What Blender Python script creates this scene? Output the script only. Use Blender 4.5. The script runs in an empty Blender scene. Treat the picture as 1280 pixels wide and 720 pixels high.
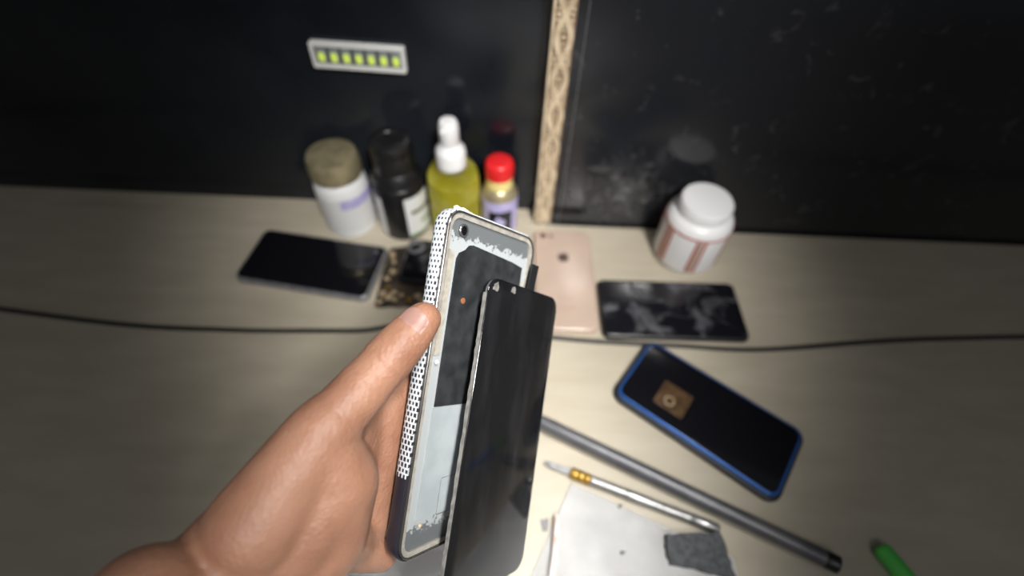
import bpy, bmesh, math, random
from mathutils import Vector, Matrix
random.seed(4)
S = bpy.context.scene
COL = S.collection
PI = math.pi
V = Vector

# ------------------------------------------------------------------ materials
def mat(name, col, rough=.5, metal=0., **kw):
    m = bpy.data.materials.new(name); m.use_nodes = True
    b = m.node_tree.nodes['Principled BSDF']
    b.inputs['Base Color'].default_value = (*col, 1)
    b.inputs['Roughness'].default_value = rough
    b.inputs['Metallic'].default_value = metal
    for k, v in kw.items():
        b.inputs[k].default_value = v
    return m
def N(m, t, **kw):
    n = m.node_tree.nodes.new(t)
    for k, v in kw.items():
        if k.startswith('_'): setattr(n, k[1:], v)
        else: n.inputs[k.replace('__', ' ')].default_value = v
    return n
def LK(m, a, b): m.node_tree.links.new(a, b)
def BS(m): return m.node_tree.nodes['Principled BSDF']
def ramp(m, fac, stops):
    r = m.node_tree.nodes.new('ShaderNodeValToRGB')
    e = r.color_ramp.elements
    while len(e) < len(stops): e.new(.5)
    for el, (p, c) in zip(e, stops):
        el.position = p; el.color = (*c, 1)
    LK(m, fac, r.inputs['Fac']); return r
def noisy(name, c1, c2, scale, rough=.5, metal=0., lo=.4, hi=.6, detail=4, bump=0., stretch=(1, 1, 1), **kw):
    """two-tone worn surface driven by object-space noise"""
    m = mat(name, c1, rough, metal, **kw)
    tc = N(m, 'ShaderNodeTexCoord'); mp = N(m, 'ShaderNodeMapping'); mp.inputs['Scale'].default_value = stretch
    LK(m, tc.outputs['Object'], mp.inputs['Vector'])
    n = N(m, 'ShaderNodeTexNoise', Scale=scale, Detail=detail)
    LK(m, mp.outputs['Vector'], n.inputs['Vector'])
    r = ramp(m, n.outputs['Fac'], [(lo, c1), (hi, c2)])
    LK(m, r.outputs['Color'], BS(m).inputs['Base Color'])
    if bump:
        b = N(m, 'ShaderNodeBump', Strength=.6, Distance=bump)
        LK(m, n.outputs['Fac'], b.inputs['Height']); LK(m, b.outputs['Normal'], BS(m).inputs['Normal'])
    return m

# ------------------------------------------------------------------ mesh helpers
def link(name, bm, m, parent=None, loc=(0, 0, 0), rot=None, smooth=True, ang=40):
    me = bpy.data.meshes.new(name)
    bmesh.ops.recalc_face_normals(bm, faces=bm.faces)
    for f in bm.faces: f.smooth = smooth
    if smooth:
        for e in bm.edges:
            if len(e.link_faces) == 2 and e.calc_face_angle(0) > math.radians(ang): e.smooth = False
    bm.to_mesh(me); bm.free()
    for k in (m if isinstance(m, (list, tuple)) else [m]): me.materials.append(k)
    o = bpy.data.objects.new(name, me); COL.objects.link(o)
    o.location = loc
    if rot is not None: o.rotation_euler = rot
    if parent: o.parent = parent
    return o
def tag(o, label=None, cat=None, group=None, kind=None):
    if label: o['label'] = label
    if cat: o['category'] = cat
    if group: o['group'] = group
    if kind: o['kind'] = kind
    return o
def empty(name, loc, rz=0., mtx=None):
    o = bpy.data.objects.new(name, None); COL.objects.link(o)
    o.empty_display_size = .01
    if mtx is not None: o.matrix_world = mtx
    else: o.location = loc; o.rotation_euler = (0, 0, rz)
    return o
def rrect(w, l, r, seg=7, cx=0., cy=0.):
    r = max(min(r, w / 2 - 1e-5, l / 2 - 1e-5), 1e-5); pts = []
    for sx, sy, a0 in ((1, 1, 0), (-1, 1, 90), (-1, -1, 180), (1, -1, 270)):
        for i in range(seg + 1):
            a = math.radians(a0 + 90 * i / seg)
            pts.append((cx + sx * (w / 2 - r) + r * math.cos(a), cy + sy * (l / 2 - r) + r * math.sin(a)))
    return pts
def loops(bm, rings, cap0=True, cap1=True, closed=True):
    vs = [[bm.verts.new(p) for p in r] for r in rings]
    n = len(vs[0])
    for a, b in zip(vs, vs[1:]):
        for i in range(n if closed else n - 1):
            j = (i + 1) % n
            bm.faces.new((a[i], a[j], b[j], b[i]))
    if cap0: bm.faces.new(vs[0][::-1])
    if cap1: bm.faces.new(vs[-1])
    return vs
def slab(bm, w, l, r, z0, z1, bev=.001, cx=0., cy=0., seg=7, bs=3):
    """rounded-rectangle slab with rounded rims"""
    bev = min(bev, (z1 - z0) / 2 - 1e-6)
    prof = [(bev * (1 - math.sin(a)), z0 + bev * (1 - math.cos(a))) for a in [PI / 2 * i / bs for i in range(bs + 1)]]
    prof += [(bev * (1 - math.cos(a)), z1 - bev * (1 - math.sin(a))) for a in [PI / 2 * i / bs for i in range(bs + 1)]]
    prof[:bs + 1] = [(bev * (1 - math.sin(PI / 2 * i / bs)), z0 + bev * (1 - math.cos(PI / 2 * i / bs))) for i in range(bs + 1)]
    loops(bm, [[(x, y, z) for x, y in rrect(w - 2 * i, l - 2 * i, r - i, seg, cx, cy)] for i, z in prof])
    return bm
def ring_slab(bm, w, l, r, t, z0, z1, cx=0., cy=0., seg=7):
    """rounded-rectangle frame of rim width t"""
    A = rrect(w, l, r, seg, cx, cy); B = rrect(w - 2 * t, l - 2 * t, max(r - t, .0008), seg, cx, cy)
    b = min(.0003, t / 3)
    A2 = rrect(w - 2 * b, l - 2 * b, r - b, seg, cx, cy)
    R = [[(x, y, z0) for x, y in B], [(x, y, z0) for x, y in A], [(x, y, z1 - b) for x, y in A], [(x, y, z1) for x, y in A2], [(x, y, z1) for x, y in B]]
    vs = loops(bm, R, False, False)
    n = len(A)
    for i in range(n):
        j = (i + 1) % n
        bm.faces.new((vs[-1][i], vs[-1][j], vs[0][j], vs[0][i]))
    return bm
def lathe(bm, prof, seg=40, c=(0, 0, 0)):
    rings = []
    for r, z in prof:
        rings.append([(c[0] + r * math.cos(2 * PI * i / seg), c[1] + r * math.sin(2 * PI * i / seg), c[2] + z) for i in range(seg)])
    loops(bm, rings); return bm
def spline(pts, n=8):
    P = [V(p) for p in pts]; P = [2 * P[0] - P[1]] + P + [2 * P[-1] - P[-2]]; out = []
    for i in range(1, len(P) - 2):
        a, b, c, d = P[i - 1:i + 3]
        for k in range(n):
            t = k / n
            out.append(.5 * ((2 * b) + (c - a) * t + (2 * a - 5 * b + 4 * c - d) * t * t + (3 * b - a - 3 * c + d) * t ** 3))
    out.append(P[-2]); return out
def tube(bm, pts, r, seg=10):
    rad = r if callable(r) else (lambda t: r)
    rings = []; up = V((0, 0, 1)); n = len(pts)
    for i, p in enumerate(pts):
        d = (pts[min(i + 1, n - 1)] - pts[max(i - 1, 0)]).normalized()
        if abs(d.dot(up)) > .95: up = V((0, 1, 0))
        s = d.cross(up).normalized(); q = s.cross(d).normalized()
        R = rad(i / (n - 1))
        rings.append([p + R * (math.cos(2 * PI * k / seg) * s + math.sin(2 * PI * k / seg) * q) for k in range(seg)])
    loops(bm, rings); return bm
def box(bm, x0, x1, y0, y1, z0, z1, bev=0.):
    vs = [bm.verts.new((x, y, z)) for z in (z0, z1) for x, y in ((x0, y0), (x1, y0), (x1, y1), (x0, y1))]
    fs = [bm.faces.new([vs[i] for i in q]) for q in ((3, 2, 1, 0), (4, 5, 6, 7), (0, 1, 5, 4), (1, 2, 6, 5), (2, 3, 7, 6), (3, 0, 4, 7))]
    if bev:
        bmesh.ops.bevel(bm, geom=list({e for f in fs for e in f.edges}), offset=bev, segments=2, affect='EDGES')
    return bm
def plate(bm, pts, z0, z1):
    """extruded flat outline"""
    loops(bm, [[(x, y, z0) for x, y in pts], [(x, y, z1) for x, y in pts]]); return bm
def jag(pts, amp, n, rnd):
    """closed outline with torn, irregular edges"""
    out = []
    for i, p in enumerate(pts):
        q = pts[(i + 1) % len(pts)]
        for k in range(n):
            t = k / n
            out.append((p[0] + (q[0] - p[0]) * t + rnd.uniform(-amp, amp), p[1] + (q[1] - p[1]) * t + rnd.uniform(-amp, amp)))
    return out
B = bmesh.new

# ------------------------------------------------------------------ shared materials
M = {}
M['laminate'] = noisy('beige laminate', (.47, .415, .32), (.53, .475, .375), 14, .42, lo=.35, hi=.7, stretch=(1, 4, 1))
M['black_wall'] = noisy('black gloss panel', (.006, .008, .012), (.018, .021, .026), 6, .16, lo=.4, hi=.75, **{'Specular IOR Level': .38})
M['black_gloss'] = mat('black glass', (.006, .006, .008), .07)
M['black_plastic'] = noisy('black plastic', (.007, .007, .008), (.012, .012, .013), 90, .34)
M['black_rubber'] = mat('black rubber', (.011, .011, .012), .45)
M['grey_plastic'] = noisy('dark grey plastic', (.10, .10, .11), (.16, .16, .17), 160, .4)
M['grey_metal'] = noisy('grey metal', (.22, .22, .23), (.32, .32, .34), 200, .34, .6)
M['steel'] = noisy('bright steel', (.30, .30, .30), (.42, .42, .42), 260, .34, .8)
M['brass'] = noisy('brass', (.42, .25, .05), (.56, .35, .08), 240, .34, .8)
M['white_plastic'] = mat('white plastic', (.80, .80, .80), .35, **{'Subsurface Weight': .0})
M['paper'] = noisy('white paper', (.80, .80, .80), (.86, .86, .86), 30, .7)
M['label_white'] = mat('white label', (.72, .72, .71), .45)
M['label_green'] = mat('green label print', (.16, .30, .05), .45)
M['label_olive'] = mat('olive label print', (.12, .10, .03), .45)
M['lilac'] = noisy('lilac label', (.42, .38, .66), (.52, .48, .74), 120, .42)
M['red'] = mat('red cap plastic', (.62, .015, .018), .35)
M['cream'] = mat('cream plastic', (.78, .66, .26), .4)
M['gold_cap'] = noisy('dull gold lid', (.30, .26, .16), (.42, .36, .22), 60, .35, .5)
M['rose'] = noisy('rose gold glass', (.47, .36, .29), (.51, .39, .315), 20, .22)
M['rose_edge'] = mat('rose gold edge', (.62, .42, .34), .3, .5)
M['logo'] = mat('dark mirror logo', (.07, .04, .032), .45, 0.)
M['print_grey'] = mat('grey print', (.42, .28, .23), .5)
M['blue_edge'] = mat('blue anodised edge', (.02, .10, .36), .28, .35)
M['tan'] = noisy('tan scrap', (.34, .24, .13), (.55, .43, .28), 300, .5)
M['mat_brown'] = noisy('dark brown mat', (.020, .015, .011), (.08, .055, .035), 70, .6, lo=.45, hi=.66)
M['nail'] = mat('fingernail', (.66, .40, .34), .3)
M['cuticle'] = mat('pale nail rim', (.80, .66, .58), .4)

# carved beige trim
M['carved'] = noisy('carved beige trim', (.56, .44, .30), (.72, .60, .43), 90, .55)
# dusty glass
m = mat('dusty black glass', (.008, .008, .010), .12); M['dusty'] = m
tc = N(m, 'ShaderNodeTexCoord'); n1 = N(m, 'ShaderNodeTexNoise', Scale=28, Detail=5, Roughness=.6, Distortion=.6)
LK(m, tc.outputs['Object'], n1.inputs['Vector'])
r = ramp(m, n1.outputs['Fac'], [(.50, (.008, .008, .011)), (.64, (.10, .10, .11)), (.78, (.34, .34, .36))])
LK(m, r.outputs['Color'], BS(m).inputs['Base Color'])
r2 = ramp(m, n1.outputs['Fac'], [(.48, (.10,) * 3), (.66, (.6,) * 3)]); LK(m, r2.outputs['Color'], BS(m).inputs['Roughness'])
# chalk scuffed panel: smears gathered in the lower middle of the panel
m = mat('chalk scuffed panel', (.014, .015, .018), .2); M['scuffed'] = m
tc = N(m, 'ShaderNodeTexCoord'); sx = N(m, 'ShaderNodeSeparateXYZ'); LK(m, tc.outputs['Object'], sx.inputs[0])
n1 = N(m, 'ShaderNodeTexNoise', Scale=42, Detail=6, Roughness=.62, Distortion=1.2); LK(m, tc.outputs['Object'], n1.inputs['Vector'])
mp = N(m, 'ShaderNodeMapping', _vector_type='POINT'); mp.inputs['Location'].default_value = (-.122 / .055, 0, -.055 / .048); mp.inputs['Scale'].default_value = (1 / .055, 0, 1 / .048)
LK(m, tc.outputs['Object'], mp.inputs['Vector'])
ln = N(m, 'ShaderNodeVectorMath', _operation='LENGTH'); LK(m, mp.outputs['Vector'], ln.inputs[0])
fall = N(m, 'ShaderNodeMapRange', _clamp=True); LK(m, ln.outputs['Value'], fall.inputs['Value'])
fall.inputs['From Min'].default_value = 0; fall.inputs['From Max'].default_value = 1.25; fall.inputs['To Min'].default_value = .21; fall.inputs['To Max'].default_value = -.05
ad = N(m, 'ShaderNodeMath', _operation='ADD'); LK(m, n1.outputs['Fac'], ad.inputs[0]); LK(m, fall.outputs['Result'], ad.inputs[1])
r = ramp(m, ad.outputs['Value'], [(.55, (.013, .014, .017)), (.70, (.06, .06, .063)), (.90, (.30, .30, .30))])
LK(m, r.outputs['Color'], BS(m).inputs['Base Color'])
r2 = ramp(m, ad.outputs['Value'], [(.5, (.16,) * 3), (.8, (.55,) * 3)]); LK(m, r2.outputs['Color'], BS(m).inputs['Roughness'])
# skin
m = mat('skin', (.50, .29, .20), .48); M['skin'] = m
b = BS(m); b.inputs['Subsurface Weight'].default_value = .12; b.inputs['Subsurface Radius'].default_value = (1, .35, .2); b.inputs['Subsurface Scale'].default_value = .003
tc = N(m, 'ShaderNodeTexCoord'); n1 = N(m, 'ShaderNodeTexNoise', Scale=45, Detail=4); LK(m, tc.outputs['Object'], n1.inputs['Vector'])
r = ramp(m, n1.outputs['Fac'], [(.32, (.30, .142, .088)), (.68, (.41, .212, .136))]); LK(m, r.outputs['Color'], b.inputs['Base Color'])
vo = N(m, 'ShaderNodeTexVoronoi', Scale=620); LK(m, tc.outputs['Object'], vo.inputs['Vector'])
n2 = N(m, 'ShaderNodeTexNoise', Scale=150, Detail=5, Roughness=.7); LK(m, tc.outputs['Object'], n2.inputs['Vector'])
wv = N(m, 'ShaderNodeMath', _operation='MULTIPLY_ADD'); wv.inputs[1].default_value = .35; LK(m, vo.outputs['Distance'], wv.inputs[0]); LK(m, n2.outputs['Fac'], wv.inputs[2])
bp = N(m, 'ShaderNodeBump', Strength=.7, Distance=.0008); LK(m, wv.outputs['Value'], bp.inputs['Height']); LK(m, bp.outputs['Normal'], b.inputs['Normal'])
# liquid and clear plastic
M['liquid'] = noisy('yellow liquid', (.78, .70, .04), (.95, .88, .20), 40, .2, lo=.42, hi=.66, **{'Transmission Weight': .08, 'IOR': 1.33})  # paler noise patches paint bright caustic spots into the colour
M['clear'] = mat('clear plastic', (.92, .92, .84), .08, **{'Transmission Weight': 1., 'IOR': 1.12})
# indicator lamps
m = mat('lit yellow lamp', (.4, .5, .05), .4); M['lamp'] = m
BS(m).inputs['Emission Color'].default_value = (.60, .72, .14, 1); BS(m).inputs['Emission Strength'].default_value = .55
M['lamp_cover'] = mat('grey lens', (.26, .29, .29), .3)
M['led_frame'] = mat('pale grey frame', (.74, .74, .72), .4)
M['led_back'] = mat('lamp tray', (.03, .035, .03), .5)

# ------------------------------------------------------------------ the setting
def struct(name, bm, m, **k): return tag(link(name, bm, m, smooth=False, **k), kind='structure')
struct('wall_back', box(B(), -1.6, .0245, .462, .50, -.75, 1.7), M['black_wall'])
o = struct('wall_right', box(B(), .0455, .0551, .440, .50, 0, 1.7), M['scuffed']); o.name = 'wall_panel'
o = struct('wall_panel', box(B(), .0561, 1.6, .440, .50, -.75, 1.7), M['scuffed'])
struct('wall_seam', box(B(), .0551, .0561, .4412, .50, 0, 1.7), M['grey_metal']).name = 'trim_2'
struct('floor', box(B(), -1.6, 1.6, -1.8, .50, -.80, -.75), noisy('grey floor tile', (.16, .15, .14), (.22, .21, .2), 8, .4))
# carved upright: a board with two entwined double strands, pearls in the eyes and leaves in the corners
bm = B(); X0, X1 = .0245, .0455
box(bm, X0, X1, .4372, .50, 0.0, 1.0)
box(bm, X0, X0 + .0022, .4340, .4372, 0.0, 1.0)
nboard = len(bm.faces)
cx, half, per = (X0 + X1) / 2 + .0010, .0060, .078
nz = 14
for strand in (0, 1):
    for off in (-.0017, 0, .0017):
        pts = []
        for i in range(int(.62 / per * nz * 2) + 1):
            z = .004 + i * per / (2 * nz)
            ph = 2 * PI * z / per + strand * PI
            pts.append(V((cx + half * math.cos(ph) + off, .4352 - (.0006 if off else -.0004) - .0009 * math.sin(ph) * (1 if strand else -1), z)))
        tube(bm, pts, .0011 if off else .0009, 7)
for k in range(int(.62 / (per / 2))):
    zc = k * per / 2                # widest point of an eye
    for dz, rr in ((0, .0020), (.0055, .0014), (-.0055, .0014), (.0095, .0010), (-.0095, .0010)):
        bmesh.ops.create_icosphere(bm, subdivisions=2, radius=rr, matrix=Matrix.Translation((cx, .4362, zc + dz)))
    zx = zc + per / 4               # a crossing: pearls and leaflets fill the corners
    for s_ in (-1, 1):
        for dz, dx, rr in ((-.0045, .0066, .0014), (.0045, .0066, .0014), (0, .0058, .0019)):
            bmesh.ops.create_icosphere(bm, subdivisions=2, radius=rr, matrix=Matrix.Translation((cx + s_ * dx, .4362, zx + dz)))
bm.faces.ensure_lookup_table()
for f in bm.faces[:6]: f.material_index = 1
tr = link('trim_1', bm, [M['carved'], noisy('brown stained groove', (.20, .135, .08), (.28, .19, .115), 90, .6)]); tag(tr, kind='structure')

# worktop
top = link('worktop', box(B(), -1.5, 1.5, -.22, .4370, -.03, 0, .002), M['laminate'])
bm = B(); box(bm, -1.5, .0244, .4370, .4620, -.03, -.0001)
o = link('back_ledge', bm, M['laminate'], top, smooth=False)
for sx in (-1.35, 1.35):
    link('side_support', box(B(), sx - .012, sx + .012, -.2, .43, -.75, -.03), M['laminate'], top, smooth=False)
tag(top, 'long beige laminate worktop running along the black wall', 'worktop')

# ------------------------------------------------------------------ lamp strip on the wall
led = empty('indicator_strip', (-.1600, .4615, .1965)); led.rotation_euler = (0, math.radians(1.5), 0)
def xz(bm):  # lay a part built in XY up against the wall
    bmesh.ops.transform(bm, matrix=Matrix.Rotation(PI / 2, 4, 'X'), verts=bm.verts); return bm
link('frame', xz(ring_slab(B(), .092, .0255, .0022, .0037, 0, .006)), M['led_frame'], led)
link('backing', xz(slab(B(), .086, .0195, .001, .0, .0025, .0003)), M['led_back'], led)
for i in range(7):
    x = .0364 - i * .0121
    c = link('lamp_cover', xz(slab(B(), .0098, .0165, .0012, .0026, .0040, .0005, x, 0)), M['lamp_cover'], led)
    link('lamp_glow', xz(slab(B(), .0062, .0090, .0026, .00405, .0048, .0003, x, -.0020)), M['lamp'], c)
tag(led, 'pale grey framed strip of small glowing yellow lamps on the black wall', 'lamp strip')

# ------------------------------------------------------------------ bottles along the wall
def wrap(bm, r, z0, z1, a0, a1, n=24, t=.0003):
    A = [math.radians(a0 + (a1 - a0) * i / n) for i in range(n + 1)]
    vs = [[bm.verts.new((q * math.cos(a), q * math.sin(a), z)) for a in A] for q, z in ((r, z0), (r + t, z0), (r + t, z1), (r, z1))]
    for a, b in zip(vs, vs[1:] + vs[:1]):
        for i in range(n): bm.faces.new((a[i], a[i + 1], b[i + 1], b[i]))
    for i in (0, n): bm.faces.new([v[i] for v in vs])
    return bm
# white bottle with dull gold lid
t = empty('lidded_bottle', (-.2040, .4250, 0)); t.scale = (1, 1, 1.08)
link('body', lathe(B(), [(.027, 0), (.0295, .002), (.030, .006), (.030, .062), (.028, .070), (.0235, .075)]), M['white_plastic'], t)
link('label', wrap(B(), .0301, .012, .058, -140, 20), M['label_white'], t)
link('label_band', wrap(B(), .0305, .045, .057, -80, 15), M['lilac'], t)
link('lid', lathe(B(), [(.0270, .0735), (.0290, .075), (.0290, .092), (.0265, .0975), (.012, .0995)]), M['gold_cap'], t)
tag(t, 'white bottle with a dull gold lid beside the black bottle', 'bottle')
# black bottle
t = empty('black_bottle', (-.1365, .4255, 0), math.radians(8))
link('body', lathe(B(), [(.0265, 0), (.029, .0015), (.030, .005), (.030, .074), (.0293, .079), (.0265, .086), (.0238, .091), (.0222, .093)], 56), M['black_plastic'], t)
link('ridge', lathe(B(), [(.0300, .0755), (.0306, .0762), (.0306, .0775), (.0300, .0782)], 56), M['black_plastic'], t)
bm = lathe(B(), [(.0222, .0925), (.0232, .0935), (.0232, .112), (.0228, .1165), (.0232, .118), (.0222, .1265), (.0195, .1285), (.012, .1285), (.011, .1275)], 48)
link('cap', bm, M['black_plastic'], t)
lb = link('label', wrap(B(), .0302, .008, .066, -78, -12), M['label_white'], t)
link('label_stripe', wrap(B(), .0306, .042, .047, -66, -14), M['label_olive'], lb)
link('label_stripe', wrap(B(), .0306, .024, .028, -44, -16), M['label_green'], lb)
link('label_stripe', wrap(B(), .0306, .009, .011, -76, -14), M['label_green'], lb)
link('label', wrap(B(), .0302, .008, .064, -196, -130), M['label_white'], t)
tag(t, 'black round bottle with a wide black cap and white label', 'bottle')
# spray bottle
t = empty('spray_bottle', (-.0725, .4255, 0)); t.scale = (1, 1, 1.13)
link('bottle', lathe(B(), [(.0265, 0), (.0292, .002), (.0300, .006), (.0300, .030), (.0292, .034), (.0300, .038), (.0300, .066), (.0285, .076), (.0235, .084), (.0165, .088), (.0125, .0895)], 48), M['clear'], t)
link('liquid', lathe(B(), [(.0255, .0014), (.0284, .004), (.0288, .007), (.0288, .030), (.0281, .034), (.0288, .038), (.0288, .066), (.0275, .0735), (.020, .0742)], 48), M['liquid'], t)
link('dip_tube', tube(B(), [V((0, 0, .088)), V((.002, -.002, .05)), V((.006, -.004, .008))], .0016, 8), M['cream'], t)
col = link('collar', lathe(B(), [(.0150, .0845), (.0164, .0855), (.0164, .101), (.0156, .105), (.0138, .1065), (.0130, .108), (.0110, .111)]), M['white_plastic'], t)
sp = link('spray_head', lathe(B(), [(.0095, .1085), (.0106, .1100), (.0106, .126), (.0102, .131), (.0085, .1345), (.004, .1355)]), M['white_plastic'], t)
link('nozzle', tube(B(), [V((-.004, -.0085, .128)), V((-.006, -.0125, .128))], .0022, 10), M['white_plastic'], sp)
tag(t, 'clear spray bottle of yellow liquid with a white pump head', 'bottle')
# red capped bottle
t = empty('small_bottle', (-.0200, .4310, 0)); t.scale = (.97, .97, 1.11)
link('body', lathe(B(), [(.0195, 0), (.0215, .0015), (.0222, .004), (.0222, .049), (.0215, .053), (.0185, .058), (.0160, .0605), (.0145, .0615)], 44), M['gold_cap'], t)
lb = link('label', wrap(B(), .0224, .003, .050, -178, -2), M['lilac'], t)
bm = wrap(B(), .0228, .008, .038, -122, -46)
pk = link('label_panel', bm, M['black_plastic'], lb)
# pale splash shape on the dark panel
bm = B(); rnd = random.Random(8)
pts = [(-98 + 16 * math.cos(a) * (1 + .28 * math.sin(5 * a + 1)), .0225 + .0085 * math.sin(a) * (1 + .3 * math.sin(4 * a))) for a in [2 * PI * i / 40 for i in range(40)]]
vs = [[bm.verts.new((q * math.cos(math.radians(d + 12)), q * math.sin(math.radians(d + 12)), z)) for d, z in pts] for q in (.0230, .02335)]
for i in range(40):
    j = (i + 1) % 40; bm.faces.new((vs[0][i], vs[0][j], vs[1][j], vs[1][i]))
bm.faces.new(vs[1]); bm.faces.new(vs[0][::-1])
link('label_emblem', bm, M['lilac'], lb, smooth=False)
link('label_stripe', wrap(B(), .0229, .0085, .0125, -118, -50), mat('maroon print', (.10, .02, .03), .45), lb)
link('neck', lathe(B(), [(.0150, .0608), (.0160, .0615), (.0160, .0725), (.0145, .0735)]), M['cream'], t)
bm = lathe(B(), [(.0150, .0732), (.0168, .0738), (.0170, .085), (.0160, .0895), (.0135, .0915), (.007, .0920)], 44)
link('cap', bm, M['red'], t)
tag(t, 'small bottle with a red cap, cream neck and lilac label', 'bottle')
# striped cup
t = empty('striped_jar', (.2075, .3960, 0), math.radians(-4))
link('body', lathe(B(), [(.030, 0), (.034, .0015), (.0365, .005), (.0375, .011), (.0375, .060), (.036, .067), (.032, .072), (.026, .075)], 56), M['white_plastic'], t)
pink = mat('pink stripe', (.46, .12, .10), .45); olive = mat('tan stripe', (.34, .22, .11), .45)
for a in (-160, -100, -40, 20, 80, 140):
    for d, w, mm in ((0, 5, pink), (6.5, 4, olive), (13, 5, pink)):
        link('stripe', wrap(B(), .0376, .010, .059, a + d, a + d + w, 4), mm, t)
link('rim_band', wrap(B(), .0376, .060, .0625, 0, 360, 56), pink, t)
link('lid', lathe(B(), [(.0255, .0745), (.029, .0755), (.029, .086), (.027, .089), (.016, .090)], 44), M['white_plastic'], t)
tag(t, 'white jar with pink and tan upright stripes near the black wall', 'jar')

# ------------------------------------------------------------------ phones on the worktop
# rose gold phone, back up
t = empty('smartphone', (.0600, .3465, .0004), math.radians(1.2))
W, L, H = .0695, .1465, .0074
link('body', slab(B(), W, L, .0105, 0, H, .0030, bs=5), M['rose'], t)
link('edge_band', ring_slab(B(), W + .0003, L + .0003, .0106, .0006, .0026, .0048), M['rose_edge'], t)
cx_, cy_ = -W / 2 + .0135, L / 2 - .0115
c = link('camera', slab(B(), .0078, .0078, .0039, H, H + .0007, .0003, cx_ - .002, cy_), M['black_gloss'], t)
link('camera_ring', ring_slab(B(), .0092, .0092, .0046, .0007, H - .0002, H + .0009, cx_ - .002, cy_), M['rose_edge'], c)
link('flash', slab(B(), .0045, .0045, .0022, H, H + .0003, .0001, cx_ + .0072, cy_), M['led_back'], t)
# fruit emblem: body with dimples, bite and leaf
def fruit(R):
    pts = []
    for i in range(72):
        a = 2 * PI * i / 72
        x = R * .92 * math.cos(a); y = R * math.sin(a)
        k = math.exp(-((a - PI / 2) / .42) ** 2) * .24 + math.exp(-((a - 3 * PI / 2) / .36) ** 2) * .12
        x *= 1 + .06 * math.sin(a); y *= 1 - k
        dx, dy = x - R * 1.12, y - R * .12
        d = math.hypot(dx, dy)
        if d < R * .42: x, y = R * 1.12 + dx / d * R * .42, R * .12 + dy / d * R * .42
        pts.append((x, y))
    return pts
bm = plate(B(), [(x, y + .028) for x, y in fruit(.0072)], H - .0001, H + .00015)
leaf = [(.0004 + .0030 * s * math.cos(.9) - .0010 * w * math.sin(.9), .0072 * .78 + .028 + .0002 + .0034 * s * math.sin(.9) + .0010 * w * math.cos(.9)) for s, w in [(0, 0), (.3, .8), (.7, .8), (1, 0), (.7, -.8), (.3, -.8)]]
plate(bm, leaf, H - .0001, H + .00015)
link('emblem', bm, M['logo'], t, smooth=False)
def text_mesh(name, s, size, m, parent, loc, rot=(0, 0, 0), align='CENTER'):
    cu = bpy.data.curves.new(name, 'FONT'); cu.body = s; cu.size = size; cu.extrude = .00008; cu.align_x = align; cu.resolution_u = 2
    tmp = bpy.data.objects.new(name, cu); COL.objects.link(tmp)
    dg = bpy.context.evaluated_depsgraph_get(); me = bpy.data.meshes.new_from_object(tmp.evaluated_get(dg))
    bpy.data.objects.remove(tmp); me.materials.clear(); me.materials.append(m)
    o = bpy.data.objects.new(name, me); COL.objects.link(o); o.parent = parent; o.location = loc; o.rotation_euler = rot
    return o
text_mesh('lettering', 'iPhone', .0062, M['print_grey'], t, (0, -.0335, H))
bm = B()
for k, (w, y) in enumerate(((.020, -.0425), (.024, -.0452), (.017, -.0479))): box(bm, -w / 2, w / 2, y - .0004, y + .0004, H - .0001, H + .00008)
link('fine_print', bm, M['print_grey'], t, smooth=False)
tag(t, 'rose gold smartphone lying face down with a single small camera', 'phone')

# dusty black phone on the right
def black_phone(name, loc, rz, W, L, H, face, rim, label, r=.010, bez=.0022):
    t = empty(name, loc, rz)
    link('body', slab(B(), W, L, r, 0, H - .0008, .0026, bs=4), rim, t)
    link('screen', slab(B(), W - 2 * bez, L - 2 * bez, r - bez, H - .0012, H, .0004), face, t)
    tag(t, label, 'phone'); return t
t = black_phone('smartphone', (.1765, .3070, .0004), math.radians(-89), .0765, .157, .0088, M['dusty'], M['black_plastic'],
                'dusty scuffed black smartphone lying flat right of the rose gold phone', .008)
link('side_button', slab(B(), .0012, .016, .0005, .003, .0055, .0004, -.0384, .03), M['grey_metal'], t)
# two black phones on the left
t = black_phone('smartphone', (-.2310, .3500, .0004), math.radians(-98), .0790, .157, .0092, M['black_gloss'], M['grey_metal'],
                'black smartphone with a grey metal edge lying below the gold lidded bottle', .0095, .0032)
link('camera_hole', slab(B(), .0042, .0042, .0021, .0092, .0093, .00004, -.028, .066), M['grey_plastic'], t)
t = black_phone('smartphone', (-.0655, .3555, .0022), math.radians(-95), .0640, .126, .0090, M['black_gloss'], M['black_plastic'],
                'all black smartphone lying below the spray bottle behind the opened phone', .008, .0030)
link('speaker_slot', slab(B(), .010, .0014, .0006, .0089, .00915, .0001, 0, -.0605), M['grey_plastic'], t)
# blue edged phone
d1 = math.atan2(.812, .584); t = empty('smartphone', (.108 + .0375 * .584 + .080 * .766, .208 + .0375 * .812 - .080 * .643, .0004), d1 - PI / 2 + PI / 2)
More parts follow.
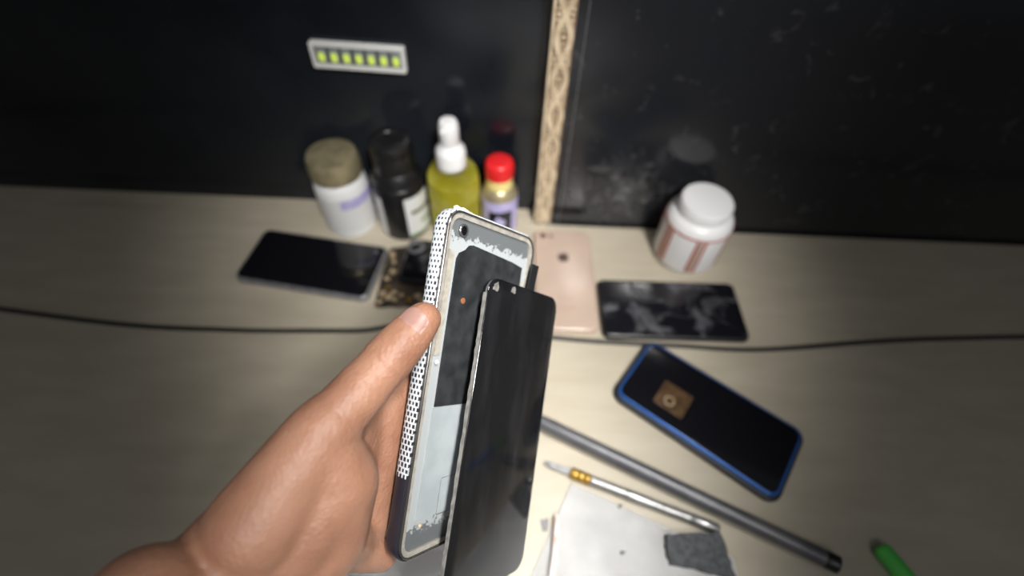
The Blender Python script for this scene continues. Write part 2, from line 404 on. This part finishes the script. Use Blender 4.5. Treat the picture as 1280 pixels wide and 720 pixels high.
# local x runs along the short side, local y towards the upper left along the long side
link('case', slab(B(), .0820, .1665, .0125, 0, .0062, .0026, bs=4), M['black_rubber'], t)
link('edge_band', slab(B(), .0755, .160, .0100, .0040, .0094, .0020, bs=4), M['blue_edge'], t)
sc = link('screen', slab(B(), .0705, .155, .0078, .0088, .0098, .0003), M['black_gloss'], t)
pic = link('screen_picture', slab(B(), .028, .030, .0015, .00978, .00992, .00004, -.009, .032), noisy('brown screen picture', (.060, .034, .018), (.10, .06, .03), 120, .2), t)
bm = B(); ring_slab(bm, .0105, .0105, .0052, .0013, .0099, .0100, -.013, .034)
link('picture_mark', bm, M['tan'], pic)
link('side_button', slab(B(), .0012, .014, .0005, .005, .0075, .0004, -.0379, .02), M['black_plastic'], t)
tag(t, 'black smartphone with a bright blue edge in a dark case', 'phone')

# ------------------------------------------------------------------ clutter between the black phones
pm = link('parts_mat', plate(B(), jag([(-.152, .296), (-.090, .300), (-.030, .305), (-.022, .392), (-.105, .396), (-.150, .382)], .0014, 7, random.Random(2)), 0, .0020), M['mat_brown'], smooth=False)
tag(pm, 'dark brown mat under the loose parts between the black phones', 'mat')
rnd = random.Random(11)
spots = [(-.144, .371), (-.1405, .360), (-.1385, .3455), (-.1435, .335), (-.140, .322), (-.1445, .313), (-.137, .310), (-.130, .306), (-.1235, .3125), (-.1145, .3075), (-.1055, .313), (-.098, .306), (-.133, .316), (-.146, .3025)]
for i, (x, y) in enumerate(spots):
    rr = random.Random(i); s = .0026 + .0018 * rr.random()
    pts = jag([(-s, -s * .6), (s, -s * .7), (s * .9, s * .6), (-s * .8, s * .7)], s * .22, 2, rr)
    o = link('spare_part', plate(B(), pts, 0, .0012 + .0012 * rr.random()), (M['tan'], M['brass'])[i % 5 == 4], loc=(x, y, .0020), rot=(0, 0, rr.uniform(0, 6)), smooth=False)
    tag(o, 'tiny loose spare part scattered on the dark brown mat', 'spare part', 'loose parts on the brown mat')
# small dark ring on the black phone
bm = B(); pts = [V((.0085 * math.cos(a), .0075 * math.sin(a), .0022)) for a in [2 * PI * i / 36 for i in range(34)]]
tube(bm, pts, .0020, 8)
o = link('cable_loop', bm, M['grey_plastic'], loc=(-.1150, .3755, .0112 ), rot=(0, 0, .6))
tag(o, 'small dark grey loop of cable lying on the all black phone', 'cable')

# ------------------------------------------------------------------ cable, tube, tool, papers
pts = spline([(-.80, .30, .0024), (-.45, .262, .0024), (-.30, .258, .0024), (-.20, .262, .0024), (-.155, .265, .0024), (-.118, .2725, .0024), (-.05, .2735, .0024), (.0, .270, .0024), (.045, .2665, .0024), (.096, .2640, .0024), (.18, .2630, .0024), (.27, .2630, .0024), (.45, .285, .0024), (.8, .31, .0024)], 8)
tag(link('cable', tube(B(), pts, .0024, 10), M['black_rubber']), 'long thin black cable lying across the worktop below the phones', 'cable')

t = empty('metal_tube', (.036, .1690, .0080), math.atan2(-.0515, .114)); t.scale = (1, 1.06, 1.06)
link('barrel', tube(B(), [V((-.025, 0, 0)), V((-.02, 0, 0)), V((.05, 0, 0)), V((.22, 0, 0)), V((.25, 0, 0))], .0064, 24), noisy('grey satin tube', (.10, .10, .11), (.13, .13, .14), 60, .36, .3), t)
for x0, x1 in ((-.030, -.022), (.245, .256)):
    link('end_cap', tube(B(), [V((x0, 0, 0)), V((x0 + .001, 0, 0)), V((x1, 0, 0))], lambda q: .0066 if q > 0 else .0058, 24), M['black_plastic'], t)
tag(t, 'smooth dark grey tube lying slantwise on the worktop below the blue edged phone', 'tube')

ang = math.atan2(.099 - .136, .147 - .036)
t = empty('precision_knife', (.0360, .1345, .0050), ang); t.scale = (1, 1.28, 1.28)
bm = B(); loops(bm, [[(0, -.0004, -.0004), (0, .0010, -.0004), (0, .0010, .0002), (0, -.0004, .0002)], [(.006, -.0018, -.0006), (.006, .0018, -.0006), (.006, .0018, .0004), (.006, -.0018, .0004)], [(.026, -.0020, -.0006), (.026, .0020, -.0006), (.026, .0020, .0006), (.026, -.0020, .0006)]])
link('blade', bm, M['grey_metal'], t, smooth=False)
def lath_x(prof, seg=20): 
    bm = lathe(B(), prof, seg); bmesh.ops.transform(bm, matrix=Matrix.Rotation(PI / 2, 4, 'Y'), verts=bm.verts); return bm
link('collar', lath_x([(.0022, .0235), (.0034, .0245), (.0038, .028), (.0038, .031), (.0034, .0315), (.0038, .032), (.0038, .036), (.0034, .0365), (.0038, .037), (.0038, .0405), (.0032, .042)]), M['brass'], t)
prof = [(.0030, .0418)]
x = .043
while x < .072: prof += [(.0034, x), (.0034, x + .0007), (.0029, x + .0009), (.0029, x + .0013)]; x += .0016
prof += [(.0033, .0735), (.0035, .075), (.0035, .094)]
x = .095
while x < .128: prof += [(.0034, x), (.0034, x + .0010), (.0029, x + .0013), (.0029, x + .0019)]; x += .0023
prof += [(.0034, .130), (.0034, .150), (.0025, .153)]
link('handle', lath_x(prof), M['steel'], t)
tag(t, 'slim steel precision knife with a brass collar and ridged handle', 'knife')

def sheet(name, corners, label, seed, amp, nx=40, ny=40, lift=.0006, curl=None):
    rnd = random.Random(seed); bm = B()
    a, b, c, d = [V((*p, 0)) for p in corners]
    g = []
    for j in range(ny + 1):
        row = []
        for i in range(nx + 1):
            s, q = i / nx, j / ny
            p = (a * (1 - s) + b * s) * (1 - q) + (d * (1 - s) + c * s) * q
            z = lift + amp * (.5 + .5 * math.sin(9 * s + 4 * q + seed)) * (.4 + .6 * q * (1 - q) * 4) + (curl(s, q) if curl else 0)
            row.append(bm.verts.new((p.x, p.y, z)))
        g.append(row)
    for j in range(ny):
        for i in range(nx): bm.faces.new((g[j][i], g[j][i + 1], g[j + 1][i + 1], g[j + 1][i]))
    bmesh.ops.solidify(bm, geom=bm.faces[:], thickness=.00015)
    return tag(link(name, bm, M['paper'], ang=80), label, 'paper')
def curl_a(s, q):  # a crease that lifts the right part of the sheet
    return .0085 * math.exp(-((s - .62 - .6 * q) / .13) ** 2) * math.exp(-((q - .16) / .075) ** 2) + .0042 * math.exp(-((q - .13) / .035) ** 2) * math.exp(-((s - .25) / .16) ** 2)
pap = sheet('paper_sheet', [(.0595, .1190), (.1900, .0660), (.1850, -.140), (-.0600, -.130)], 'creased white paper sheet under the steel knife tip', 1, .0010, curl=curl_a)
sheet('paper_sheet', [(-.1750, .0600), (-.0180, .0720), (-.068, -.125), (-.220, -.150)], 'flat white paper sheet beneath the hand and opened phone', 5, .0006)

t = empty('flex_ribbon', (.0455, .0920, .0085), math.radians(-6))
bm = B(); pts = [(.0, 0, -.0006), (.0006, -.008, .0004), (.0012, -.022, .0000), (.0004, -.040, -.0010), (-.001, -.062, -.0018)]
rows = []
for i, p in enumerate(spline(pts, 6)):
    w = .0011 + .0010 * min(1, i / 10)
    rows.append([(p.x - w, p.y, p.z), (p.x + w, p.y, p.z), (p.x + w, p.y, p.z + .0007), (p.x - w, p.y, p.z + .0007)])
loops(bm, rows)
link('strip', bm, noisy('pale pink strip', (.52, .42, .38), (.62, .54, .50), 200, .4), t)
link('connector', slab(B(), .0034, .0060, .0008, .0002, .0016, .0003, .0006, -.020), mat('pink connector', (.66, .38, .32), .4), t)
tag(t, 'narrow pale pink ribbon strip lying on the creased white paper', 'ribbon')
def screw(loc, s, label):
    hit, p, _, _ = pap.ray_cast(V((loc[0], loc[1], .1)), V((0, 0, -1)))
    if hit: loc = (loc[0], loc[1], p.z + .0001)
    t = empty('screw', loc, random.uniform(0, 3))
    link('head', lathe(B(), [(.0013 * s, 0), (.0016 * s, .0003), (.0016 * s, .0010 * s), (.0011 * s, .0015 * s)], 14), M['black_plastic'], t)
    link('shank', tube(B(), [V((0, 0, .0006)), V((.002 * s, 0, .0006)), V((.0036 * s, 0, .0006))], .0006 * s, 8), M['grey_metal'], t)
    tag(t, label, 'screw')
screw((.1005, .1015, .0042), .9, 'tiny black screw on the paper nearest the steel knife')
screw((.0985, .0660, .0020), .9, 'tiny black screw on the white middle of the creased paper')
tag(link('tape_scrap', plate(B(), jag([(.0325, .0880), (.0400, .0900), (.0385, .0800), (.0345, .0790)], .0005, 3, random.Random(3)), .0001, .0012), M['grey_plastic'], smooth=False), 'small dark scrap of tape beside the left edge of the creased paper', 'tape')
rnd = random.Random(6)
foam = plate(B(), jag([(.1345, .0800), (.1800, .0830), (.1850, .0500), (.1340, .0590)], .0010, 8, rnd), .0034, .0095)
tag(link('foam_scrap', foam, noisy('charcoal foam', (.05, .055, .06), (.09, .095, .10), 200, .8), smooth=False), 'torn charcoal foam scrap lying on the right edge of the creased paper', 'foam')
# blue marker further right, seen in the loose display's reflection
t = empty('marker', (.345, .012, .0070), math.radians(118))
link('barrel', tube(B(), [V((-.06, 0, 0)), V((-.059, 0, 0)), V((.045, 0, 0))], .0068, 20), mat('blue marker', (.05, .18, .85), .35), t)
link('cap', tube(B(), [V((.045, 0, 0)), V((.072, 0, 0)), V((.075, 0, 0))], lambda q: .0072 if q < .9 else .005, 20), mat('green cap', (.10, .60, .10), .35), t)
tag(t, 'blue marker with a green cap lying on the worktop far right', 'marker')

# ------------------------------------------------------------------ the opened phone in the hand
O = V((-.0453, .0271, .1965))
u = V((.559, .4203, -.7147)).normalized(); nn = V((.8232, -.3842, .418)); nn = (nn - u * nn.dot(u)).normalized(); v = nn.cross(u).normalized()
MX = Matrix.Translation(O) @ Matrix((u, v, nn)).transposed().to_4x4()
PW, PL, PT = .0754, .1622, .0094
ph = empty('opened_smartphone', O, mtx=MX)
cx, cy = PW / 2, PL / 2
# dotted back shell: mapped along its surface so the holes run round the side
m = mat('white shell with black dots', (.8, .8, .8), .35); M['dotted'] = m
uv = N(m, 'ShaderNodeUVMap'); uv.uv_map = 'shell'
sp = N(m, 'ShaderNodeSeparateXYZ'); LK(m, uv.outputs['UV'], sp.inputs[0])
def mth(op, a, b=None, c=None):
    k = N(m, 'ShaderNodeMath', _operation=op)
    for i, q in enumerate((a, b, c)):
        if q is None: continue
        if isinstance(q, (int, float)): k.inputs[i].default_value = q
        else: LK(m, q, k.inputs[i])
    return k.outputs[0]
yy = mth('MULTIPLY', sp.outputs['Y'], 1 / .0025); row = mth('FLOOR', yy)
xo = mth('MULTIPLY', mth('MODULO', mth('ABSOLUTE', row), 2.), .5)
xx = mth('ADD', mth('MULTIPLY', sp.outputs['X'], 1 / .0021), xo)
fx = mth('ABSOLUTE', mth('SUBTRACT', mth('FRACT', xx), .5)); fy = mth('ABSOLUTE', mth('SUBTRACT', mth('FRACT', yy), .5))
mx = mth('MAXIMUM', mth('MULTIPLY', fx, 1.15), fy)
# the holes grow towards the foot of the shell
size = mth('MULTIPLY_ADD', sp.outputs['Y'], -1.1, .405)
cell = N(m, 'ShaderNodeTexWhiteNoise', _noise_dimensions='2D'); cb = N(m, 'ShaderNodeCombineXYZ'); LK(m, mth('FLOOR', xx), cb.inputs[0]); LK(m, row, cb.inputs[1]); LK(m, cb.outputs[0], cell.inputs['Vector'])
size = mth('ADD', size, mth('MULTIPLY', mth('SUBTRACT', cell.outputs['Value'], .5), .12))
dot = mth('LESS_THAN', mx, size)
low = mth('LESS_THAN', sp.outputs['Y'], .038)
dark = mth('MAXIMUM', dot, low)
mixc = N(m, 'ShaderNodeMix', _data_type='RGBA'); LK(m, dark, mixc.inputs[0])
mixc.inputs[6].default_value = (.60, .63, .66, 1); mixc.inputs[7].default_value = (.022, .020, .028, 1)
LK(m, mixc.outputs[2], BS(m).inputs['Base Color'])
bm = B(); rw, rl, rr0, bv = PW + .0016, PL + .0016, .0098, .0034
prof = [(bv * (1 - math.sin(PI / 2 * i / 5)), -PT - .0006 + bv * (1 - math.cos(PI / 2 * i / 5))) for i in range(6)] + [(0, -.0050), (0, -.0018), (.0003, -.0014), (.0010, -.0014), (.0014, -.0060)]
loops(bm, [[(x, y, z) for x, y in rrect(rw - 2 * i, rl - 2 * i, rr0 - i, 8, cx, cy)] for i, z in prof])
uvl = bm.loops.layers.uv.new('shell')
bmesh.ops.recalc_face_normals(bm, faces=bm.faces)
for f in bm.faces:
    nx, ny, nz = f.normal
    for lp in f.loops:
        p = lp.vert.co
        if abs(nz) > .85: q = (p.x, p.y)
        elif abs(nx) >= abs(ny): q = (-p.z + .02, p.y)
        else: q = (p.x, p.y + p.z)
        lp[uvl].uv = q
link('back_shell', bm, m, ph)
link('side_frame', ring_slab(B(), PW - .0006, PL - .0006, .0088, .0009, -.0040, .0000, cx, cy), mat('dark chrome rim', (.12, .115, .11), .25, .7), ph)
link('rim_lip', ring_slab(B(), PW - .0022, PL - .0022, .0080, .0026, -.0024, -.0007, cx, cy), noisy('taupe adhesive rim', (.27, .25, .22), (.36, .34, .30), 260, .45), ph)
# inner plate: grey-white metal, worn dark where the glue was scraped at both ends
m = mat('scraped inner plate', (.6, .62, .64), .4); 
tc = N(m, 'ShaderNodeTexCoord'); sp = N(m, 'ShaderNodeSeparateXYZ'); LK(m, tc.outputs['Object'], sp.inputs[0])
n1 = N(m, 'ShaderNodeTexNoise', Scale=330, Detail=6, Roughness=.6); LK(m, tc.outputs['Object'], n1.inputs['Vector'])
topf = mth('MULTIPLY_ADD', mth('MAXIMUM', mth('SUBTRACT', sp.outputs['Y'], .1486), -.02), 60., 0.)
botf = mth('MULTIPLY_ADD', mth('MAXIMUM', mth('SUBTRACT', .0150, sp.outputs['Y']), -.02), 48., 0.)
ff = mth('ADD', n1.outputs['Fac'], mth('MAXIMUM', topf, botf))
r = ramp(m, ff, [(.57, (.37, .395, .405)), (.63, (.12, .13, .135))]); LK(m, r.outputs['Color'], BS(m).inputs['Base Color'])
link('inner_plate', slab(B(), PW - .0068, PL - .0068, .0058, -.0040, -.0018, .0002, cx, cy), m, ph)
film = plate(B(), [(.0105, .0693), (PW - .0085, .0690), (PW - .0085, .1436), (.0560, .1452), (.0215, .1478), (.0185, .1472), (.0160, .1445), (.0120, .1425), (.0105, .1395)], -.0018, -.0013)
link('graphite_film', film, noisy('graphite film', (.016, .018, .020), (.038, .041, .043), 110, .42, lo=.35, hi=.7, detail=6), ph, smooth=False)
link('metal_sheet', plate(B(), [(.0090, .0170), (PW - .009, .0165), (PW - .009, .0686), (.0095, .0689)], -.0018, -.0014), noisy('pale metal sheet', (.35, .385, .40), (.41, .445, .46), 60, .36, .1), ph, smooth=False)
link('sheet_seam', ring_slab(B(), .028, .018, .001, .0003, -.0015, -.0013, .037, .025), M['grey_metal'], ph)
tp = noisy('tan glue strip', (.34, .31, .26), (.42, .39, .33), 300, .5)
for a, b_, w in ((.0935, .1420, .0034), (.0290, .0720, .0030), (.100, .135, .003)):
    x = .0048 if w != .003 else PW - .0082
    link('glue_strip', plate(B(), [(x, a), (x + w, a + .0006), (x + w, b_), (x, b_ + .001)], -.0016, -.0010), tp, ph, smooth=False)
cam_ = link('camera_hole', ring_slab(B(), .0066, .0066, .0033, .0010, -.0018, -.0006, .0125, .1532), mat('camera rim', (.16, .16, .16), .3, .6), ph)
link('lens', slab(B(), .0046, .0046, .0023, -.0018, -.0009, .0003, .0125, .1532), M['black_gloss'], cam_)
link('copper_pad', lathe(B(), [(.0015, 0), (.0015, .0005), (.0012, .0006)], 16, (.0194, .1201, -.0014)), mat('copper', (.62, .25, .12), .35, .6), ph)
link('glue_blob', lathe(B(), [(.0011, 0), (.0012, .0007), (.0006, .0014)], 12, (.0068, .0905, -.0012)), M['label_white'], ph)
link('glue_blob', lathe(B(), [(.0010, 0), (.0010, .0004), (.0005, .0008)], 12, (.0130, .0140, -.0016)), M['tan'], ph)
# torn film fringe on the top left corner
rnd = random.Random(21); bm = B()
pts = [(.0050 + .0011 * i, PL + .0006 + rnd.uniform(.0002, .0016)) for i in range(12)]
plate(bm, [(.0050, PL - .0004)] + pts + [(.0175, PL - .0004)], -.0030, -.0020)
link('torn_film', bm, M['label_white'], ph, smooth=False)
tag(ph, 'opened smartphone with white dotted back shell and bare inner plate, held upright', 'phone')

# ------------------------------------------------------------------ the loose display
O2 = V((-.0266, .0109, .1757))
u2 = V((.5378, .3743, -.7554)).normalized(); n2_ = V((.8371, -.3434, .4258)); n2_ = (n2_ - u2 * n2_.dot(u2)).normalized(); v2 = n2_.cross(u2).normalized()
MD = Matrix.Translation(O2) @ Matrix((u2, v2, n2_)).transposed().to_4x4()
dp = empty('phone_display', O2, mtx=MD)
DW, DL = .0735, .158
cx, cy = DW / 2, DL / 2
m = mat('smudge and reflection glass', (.009, .009, .010), .06, **{'IOR': 2.1})
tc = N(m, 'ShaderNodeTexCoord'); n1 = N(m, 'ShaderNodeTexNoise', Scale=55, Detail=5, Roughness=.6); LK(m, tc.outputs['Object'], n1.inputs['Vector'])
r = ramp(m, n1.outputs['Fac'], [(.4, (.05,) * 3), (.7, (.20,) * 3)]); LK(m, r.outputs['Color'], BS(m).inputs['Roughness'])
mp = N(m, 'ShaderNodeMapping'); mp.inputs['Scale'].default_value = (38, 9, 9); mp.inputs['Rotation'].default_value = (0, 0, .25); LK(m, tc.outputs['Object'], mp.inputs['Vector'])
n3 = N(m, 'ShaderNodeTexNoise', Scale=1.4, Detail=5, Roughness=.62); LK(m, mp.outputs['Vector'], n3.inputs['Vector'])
r = ramp(m, n3.outputs['Fac'], [(.46, (.007, .007, .008)), (.64, (.014, .014, .016)), (.78, (.038, .037, .038))]); LK(m, r.outputs['Color'], BS(m).inputs['Base Color'])  # pale streaks: smears, and reflections painted into the glass colour
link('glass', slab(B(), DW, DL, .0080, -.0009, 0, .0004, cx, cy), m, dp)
link('backing', slab(B(), DW - .0008, DL - .0016, .0070, -.0022, -.0009, .0002, cx, cy), M['grey_metal'], dp)
rnd = random.Random(31)
L0 = [(.0006 + rnd.uniform(0, .0004), .008 + .0024 * i) for i in range(60)]
L1 = [(-.0006 - rnd.uniform(0, .0007), .008 + .0024 * i) for i in range(60)]
link('glue_edge', plate(B(), L1 + L0[::-1], -.0021, -.0007), noisy('grey glue edge', (.15, .145, .14), (.22, .215, .20), 300, .5), dp, smooth=False)
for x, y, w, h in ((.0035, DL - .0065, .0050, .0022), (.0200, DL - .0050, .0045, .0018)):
    link('highlight_fleck', plate(B(), jag([(x, y), (x + w, y), (x + w * .8, y + h * 2), (x + w * .2, y + h * 1.5)], .0005, 3, rnd), -.0002, .0003), noisy('grey highlight fleck', (.13, .125, .12), (.24, .23, .21), 400, .5), dp, smooth=False)  # pale flecks painted in as the blurry highlights near the top edge
bm = B(); rows = []
for p in spline([(.0430, DL - .012, -.0028), (.0432, DL - .002, -.0030), (.0438, DL + .007, -.0030), (.0442, DL + .0150, -.0026)], 5):
    rows.append([(p.x - .0034, p.y, p.z), (p.x + .0034, p.y, p.z), (p.x + .0034, p.y, p.z + .0012), (p.x - .0034, p.y, p.z + .0012)])
loops(bm, rows); link('flex_cable', bm, M['black_rubber'], dp)
tag(dp, 'loose black glass display panel lifted in front of the opened phone', 'display')

# ------------------------------------------------------------------ the hand
def PT_(a, b, c): return MX @ V((a, b, c))
segs = []
def chain(pts):
    for (a, ra), (b, rb) in zip(pts, pts[1:]): segs.append((a, ra, b, rb))
def hull(bm, a, ra, b, rb):
    t = bmesh.new()
    for p, r_ in ((a, ra), (b, rb)): bmesh.ops.create_icosphere(t, subdivisions=3, radius=r_, matrix=Matrix.Translation(p))
    res = bmesh.ops.convex_hull(t, input=t.verts[:])
    bmesh.ops.delete(t, geom=list({e for e in res['geom_interior'] + res['geom_unused'] if isinstance(e, bmesh.types.BMVert)}), context='VERTS')
    mp = {w: bm.verts.new(w.co) for w in t.verts}
    for f in t.faces: bm.faces.new([mp[w] for w in f.verts])
    t.free()
tip = PT_(-.0102, .1098, .0036)
ip = PT_(-.0245, .0855, -.0045)
mcp = PT_(-.0420, .0600, -.0110)
cmc = PT_(-.0580, .0270, -.0180)
wrist = PT_(-.0800, .0000, -.0240)
elbow = V((-.270, -.125, .0405))
ipm = ip * .55 + tip * .45
chain([(tip, .0078), (tip * .72 + ip * .28, .0096), (ipm, .0104), (ip, .0112), (ip * .5 + mcp * .5, .0112), (mcp, .0140), (cmc, .0180)])
# four fingers across the back of the phone, tips closing on its far edge
bk = -PT - .0006
F = {}
for k, (v0, v1, ln, r_) in enumerate(((.0700, .0790, 1.0, .0088), (.0500, .0560, 1.06, .0090), (.0300, .0330, 1.0, .0085), (.0110, .0105, .86, .0075))):
    m0 = PT_(-.0150, v0, bk - .0165); p1 = PT_(.0270 * ln, v0 * .4 + v1 * .6, bk - .0105); p2 = PT_(.0510 * ln, v1, bk - .0088); p3 = PT_(.0700 * ln, v1 + .001, bk - .0072)
    chain([(m0, r_ + .0022), (p1, r_ + .0004), (p2, r_ - .0004), (p3, r_ - .0016)])
    F[k] = (m0, p1, p2, p3, r_)
    chain([(wrist + (m0 - mcp) * .12, .0175), (wrist * .45 + m0 * .55, .0140), (m0, r_ + .0030)])
# ball of the thumb, heel and web
th = PT_(-.0320, .0410, -.0085)
chain([(mcp, .0132), (th, .0165), (PT_(-.0480, .0100, -.0190), .0185)])
chain([(th, .0165), (PT_(-.0240, .0140, -.0170), .0145)])
chain([(PT_(-.0240, .0140, -.0170), .0145), (PT_(-.0480, .0100, -.0190), .0185), (wrist, .0215)])
chain([(mcp * .75 + ip * .25, .0105), (PT_(-.0230, .0620, -.0200), .0110), (F[0][0], .0105)])
chain([(PT_(-.0120, .0080, -.0190), .0115), (PT_(-.0240, .0140, -.0170), .0140)])
chain([(th, .0160), (PT_(-.0300, .0190, -.0120), .0165), (PT_(-.0420, .0020, -.0190), .0185)])
chain([(F[0][0] + nn * .002, .0115), (F[1][0] + nn * .003, .0120), (F[2][0] + nn * .003, .0120), (F[3][0] + nn * .002, .0110)])
chain([(PT_(.000, .068, bk - .0135), .0115), (PT_(.000, .012, bk - .0130), .0110)])
chain([(PT_(-.020, .062, -.022), .0120), (PT_(-.024, .034, -.022), .0140), (PT_(-.022, .012, -.021), .0130)])
# heel reaching under the foot of the phone
chain([(PT_(-.0140, .0060, -.0200), .0105), (PT_(.0080, -.0040, -.0190), .0085)])
chain([(wrist, .0225), (wrist * .85 + elbow * .15, .0240), (wrist * .5 + elbow * .5, .0330), (elbow, .0400)])
chain([(elbow, .0400), (V((-.27, -.30, .16)), .0460), (V((-.24, -.46, .30)), .0520)])
side = (u * .6 + v * -.8).normalized()
chain([(wrist + side * .012, .0190), (wrist * .85 + elbow * .15 + side * .012, .0210)]); chain([(wrist - side * .010, .0190), (wrist * .85 + elbow * .15 - side * .012, .0210)])
bm = B()
for s in segs: hull(bm, *s)
hand = link('person', bm, M['skin'])
md = hand.modifiers.new('r', 'REMESH'); md.mode = 'VOXEL'; md.voxel_size = .00125
md = hand.modifiers.new('s', 'SMOOTH'); md.factor = .5; md.iterations = 16
dg = bpy.context.evaluated_depsgraph_get(); me = bpy.data.meshes.new_from_object(hand.evaluated_get(dg))
hand.modifiers.clear(); hand.data = me
me.materials.clear(); me.materials.append(M['skin'])
for p in me.polygons: p.use_smooth = True
# press the flesh against the phone and fold the skin at the thumb joints
MI = MX.inverted()
ax = (tip - ip).normalized()
for w in me.vertices:
    q = MI @ w.co
    for j, (c0, amp) in enumerate(((ip, .0007), (ip + ax * .0035, .0005), (ip - ax * .0035, .0005), (mcp * .6 + ip * .4, .0004))):
        d = (w.co - c0); s = d.dot(ax)
        if d.length < .019 and abs(s) < .0022:
            w.co -= (w.co - (c0 + ax * s)).normalized() * amp * (1 - (s / .0022) ** 2)
    if q.z < -.0014 and q.z > -PT - .0006 and -.0012 < q.x < .03 and 0 < q.y < PL:
        q.x = -.0012; w.co = MX @ q
    elif q.z >= -.0014 and q.z < .02 and -.0008 < q.x < .01 and q.y > .06 and q.z < .0006:
        q.x = -.0008; w.co = MX @ q
# nails
def nail(c, ax, up, w, l):
    ax = ax.normalized(); sd = ax.cross(up).normalized(); up = sd.cross(ax).normalized()
    bm = B(); R = w * .72; g = []
    for i in range(11):
        s = -1 + 2 * i / 10
        row = []
        for j in range(13):
            a = -1 + 2 * j / 12
            ww = w / 2 * (1 - .28 * max(0, -s) ** 3 - .40 * max(0, s) ** 4)
            ang = a * ww / R
            p = c + ax * (s * l / 2 * (1 - .12 * a * a * abs(s))) + sd * (R * math.sin(ang)) + up * (R * (math.cos(ang) - 1) - .0005 * max(0, s) ** 2 - .0004 * max(0, -s) ** 2)
            row.append(bm.verts.new(p))
        g.append(row)
    for i in range(10):
        for j in range(12): bm.faces.new((g[i][j], g[i][j + 1], g[i + 1][j + 1], g[i + 1][j]))
    bmesh.ops.solidify(bm, geom=bm.faces[:], thickness=.0005)
    return bm
camv = V((0, 0, .44))
def place_nail(c, ax, face, w, l, name='thumbnail'):
    # find the skin under the nail along the facing direction
    ax = ax.normalized(); f = (face - ax * face.dot(ax)).normalized()
    hit, pos, nor, _ = hand.ray_cast(c + f * .03, -f)
    p = pos if hit else c + f * .009
    return link(name, nail(p + f * .0002, ax, f, w, l), M['nail'], hand, ang=80)
c0 = tip * .80 + ip * .20
place_nail(c0, tip - ip, (camv - c0).normalized() * .80 - u * .25 + v * .45, .0128, .0142)
for k in F:
    m0, p1, p2, p3, r_ = F[k]
    place_nail(p3 + (p3 - p2).normalized() * .001, p3 - p2, -nn, r_ * 1.25, r_ * 1.3, 'fingernail')
tag(hand, 'person reaching in with one bare hand, thumb along the opened phone', 'person')

# ------------------------------------------------------------------ light
def area(name, loc, rot, sx, sy, power, col=(1, 1, 1), spread=180):
    l = bpy.data.lights.new(name, 'AREA'); l.shape = 'RECTANGLE'; l.size = sx; l.size_y = sy; l.energy = power; l.color = col
    l.spread = math.radians(spread)
    o = bpy.data.objects.new(name, l); COL.objects.link(o); o.location = loc; o.rotation_euler = rot; return o
# added unseen strip above the work, narrowed so the bench sides stay dim
area('added_pool_light', (.24, .00, 1.03), (0, math.radians(13), 0), .10, .42, .60, (1, .985, .95), 26)
# added unseen fill from over the right shoulder, aimed at the wall side
L0_ = V((.30, -.45, 1.15)); aim = V((.0, .40, .06)) - L0_
area('added_wall_fill', L0_, aim.to_track_quat('-Z', 'Y').to_euler(), .16, .16, .88, (1, .98, .95), 30)
# added broad fill, unseen, behind and above the worker
area('added_back_fill', (.0, -.75, 1.5), (math.radians(28), 0, 0), .9, .5, 1.0, (1, .98, .95), 110)
w = bpy.data.worlds.new('room'); S.world = w; w.use_nodes = True
bg = w.node_tree.nodes['Background']; bg.inputs['Color'].default_value = (.80, .86, .95, 1); bg.inputs['Strength'].default_value = .085

# ------------------------------------------------------------------ camera
cd = bpy.data.cameras.new('camera'); cam = bpy.data.objects.new('camera', cd); COL.objects.link(cam)
dep, roll = math.radians(53), math.radians(2.53)
fw = V((0, math.cos(dep), -math.sin(dep))); U0 = V((0, math.sin(dep), math.cos(dep))); R0 = V((1, 0, 0))
R_ = math.cos(roll) * R0 + math.sin(roll) * U0; U_ = -math.sin(roll) * R0 + math.cos(roll) * U0
cam.matrix_world = Matrix.Translation((0, 0, .44)) @ Matrix((R_, U_, -fw)).transposed().to_4x4()
cd.sensor_fit = 'HORIZONTAL'; cd.sensor_width = 36; cd.lens = 600 / 1280 * 36
cd.clip_start = .01; cd.clip_end = 50
cd.dof.use_dof = True; cd.dof.focus_distance = .225; cd.dof.aperture_fstop = 3.4
S.camera = cam
vs = S.view_settings; vs.view_transform = 'Standard'; vs.look = 'None'; vs.gamma = 1; vs.use_curve_mapping = False; vs.exposure = 0
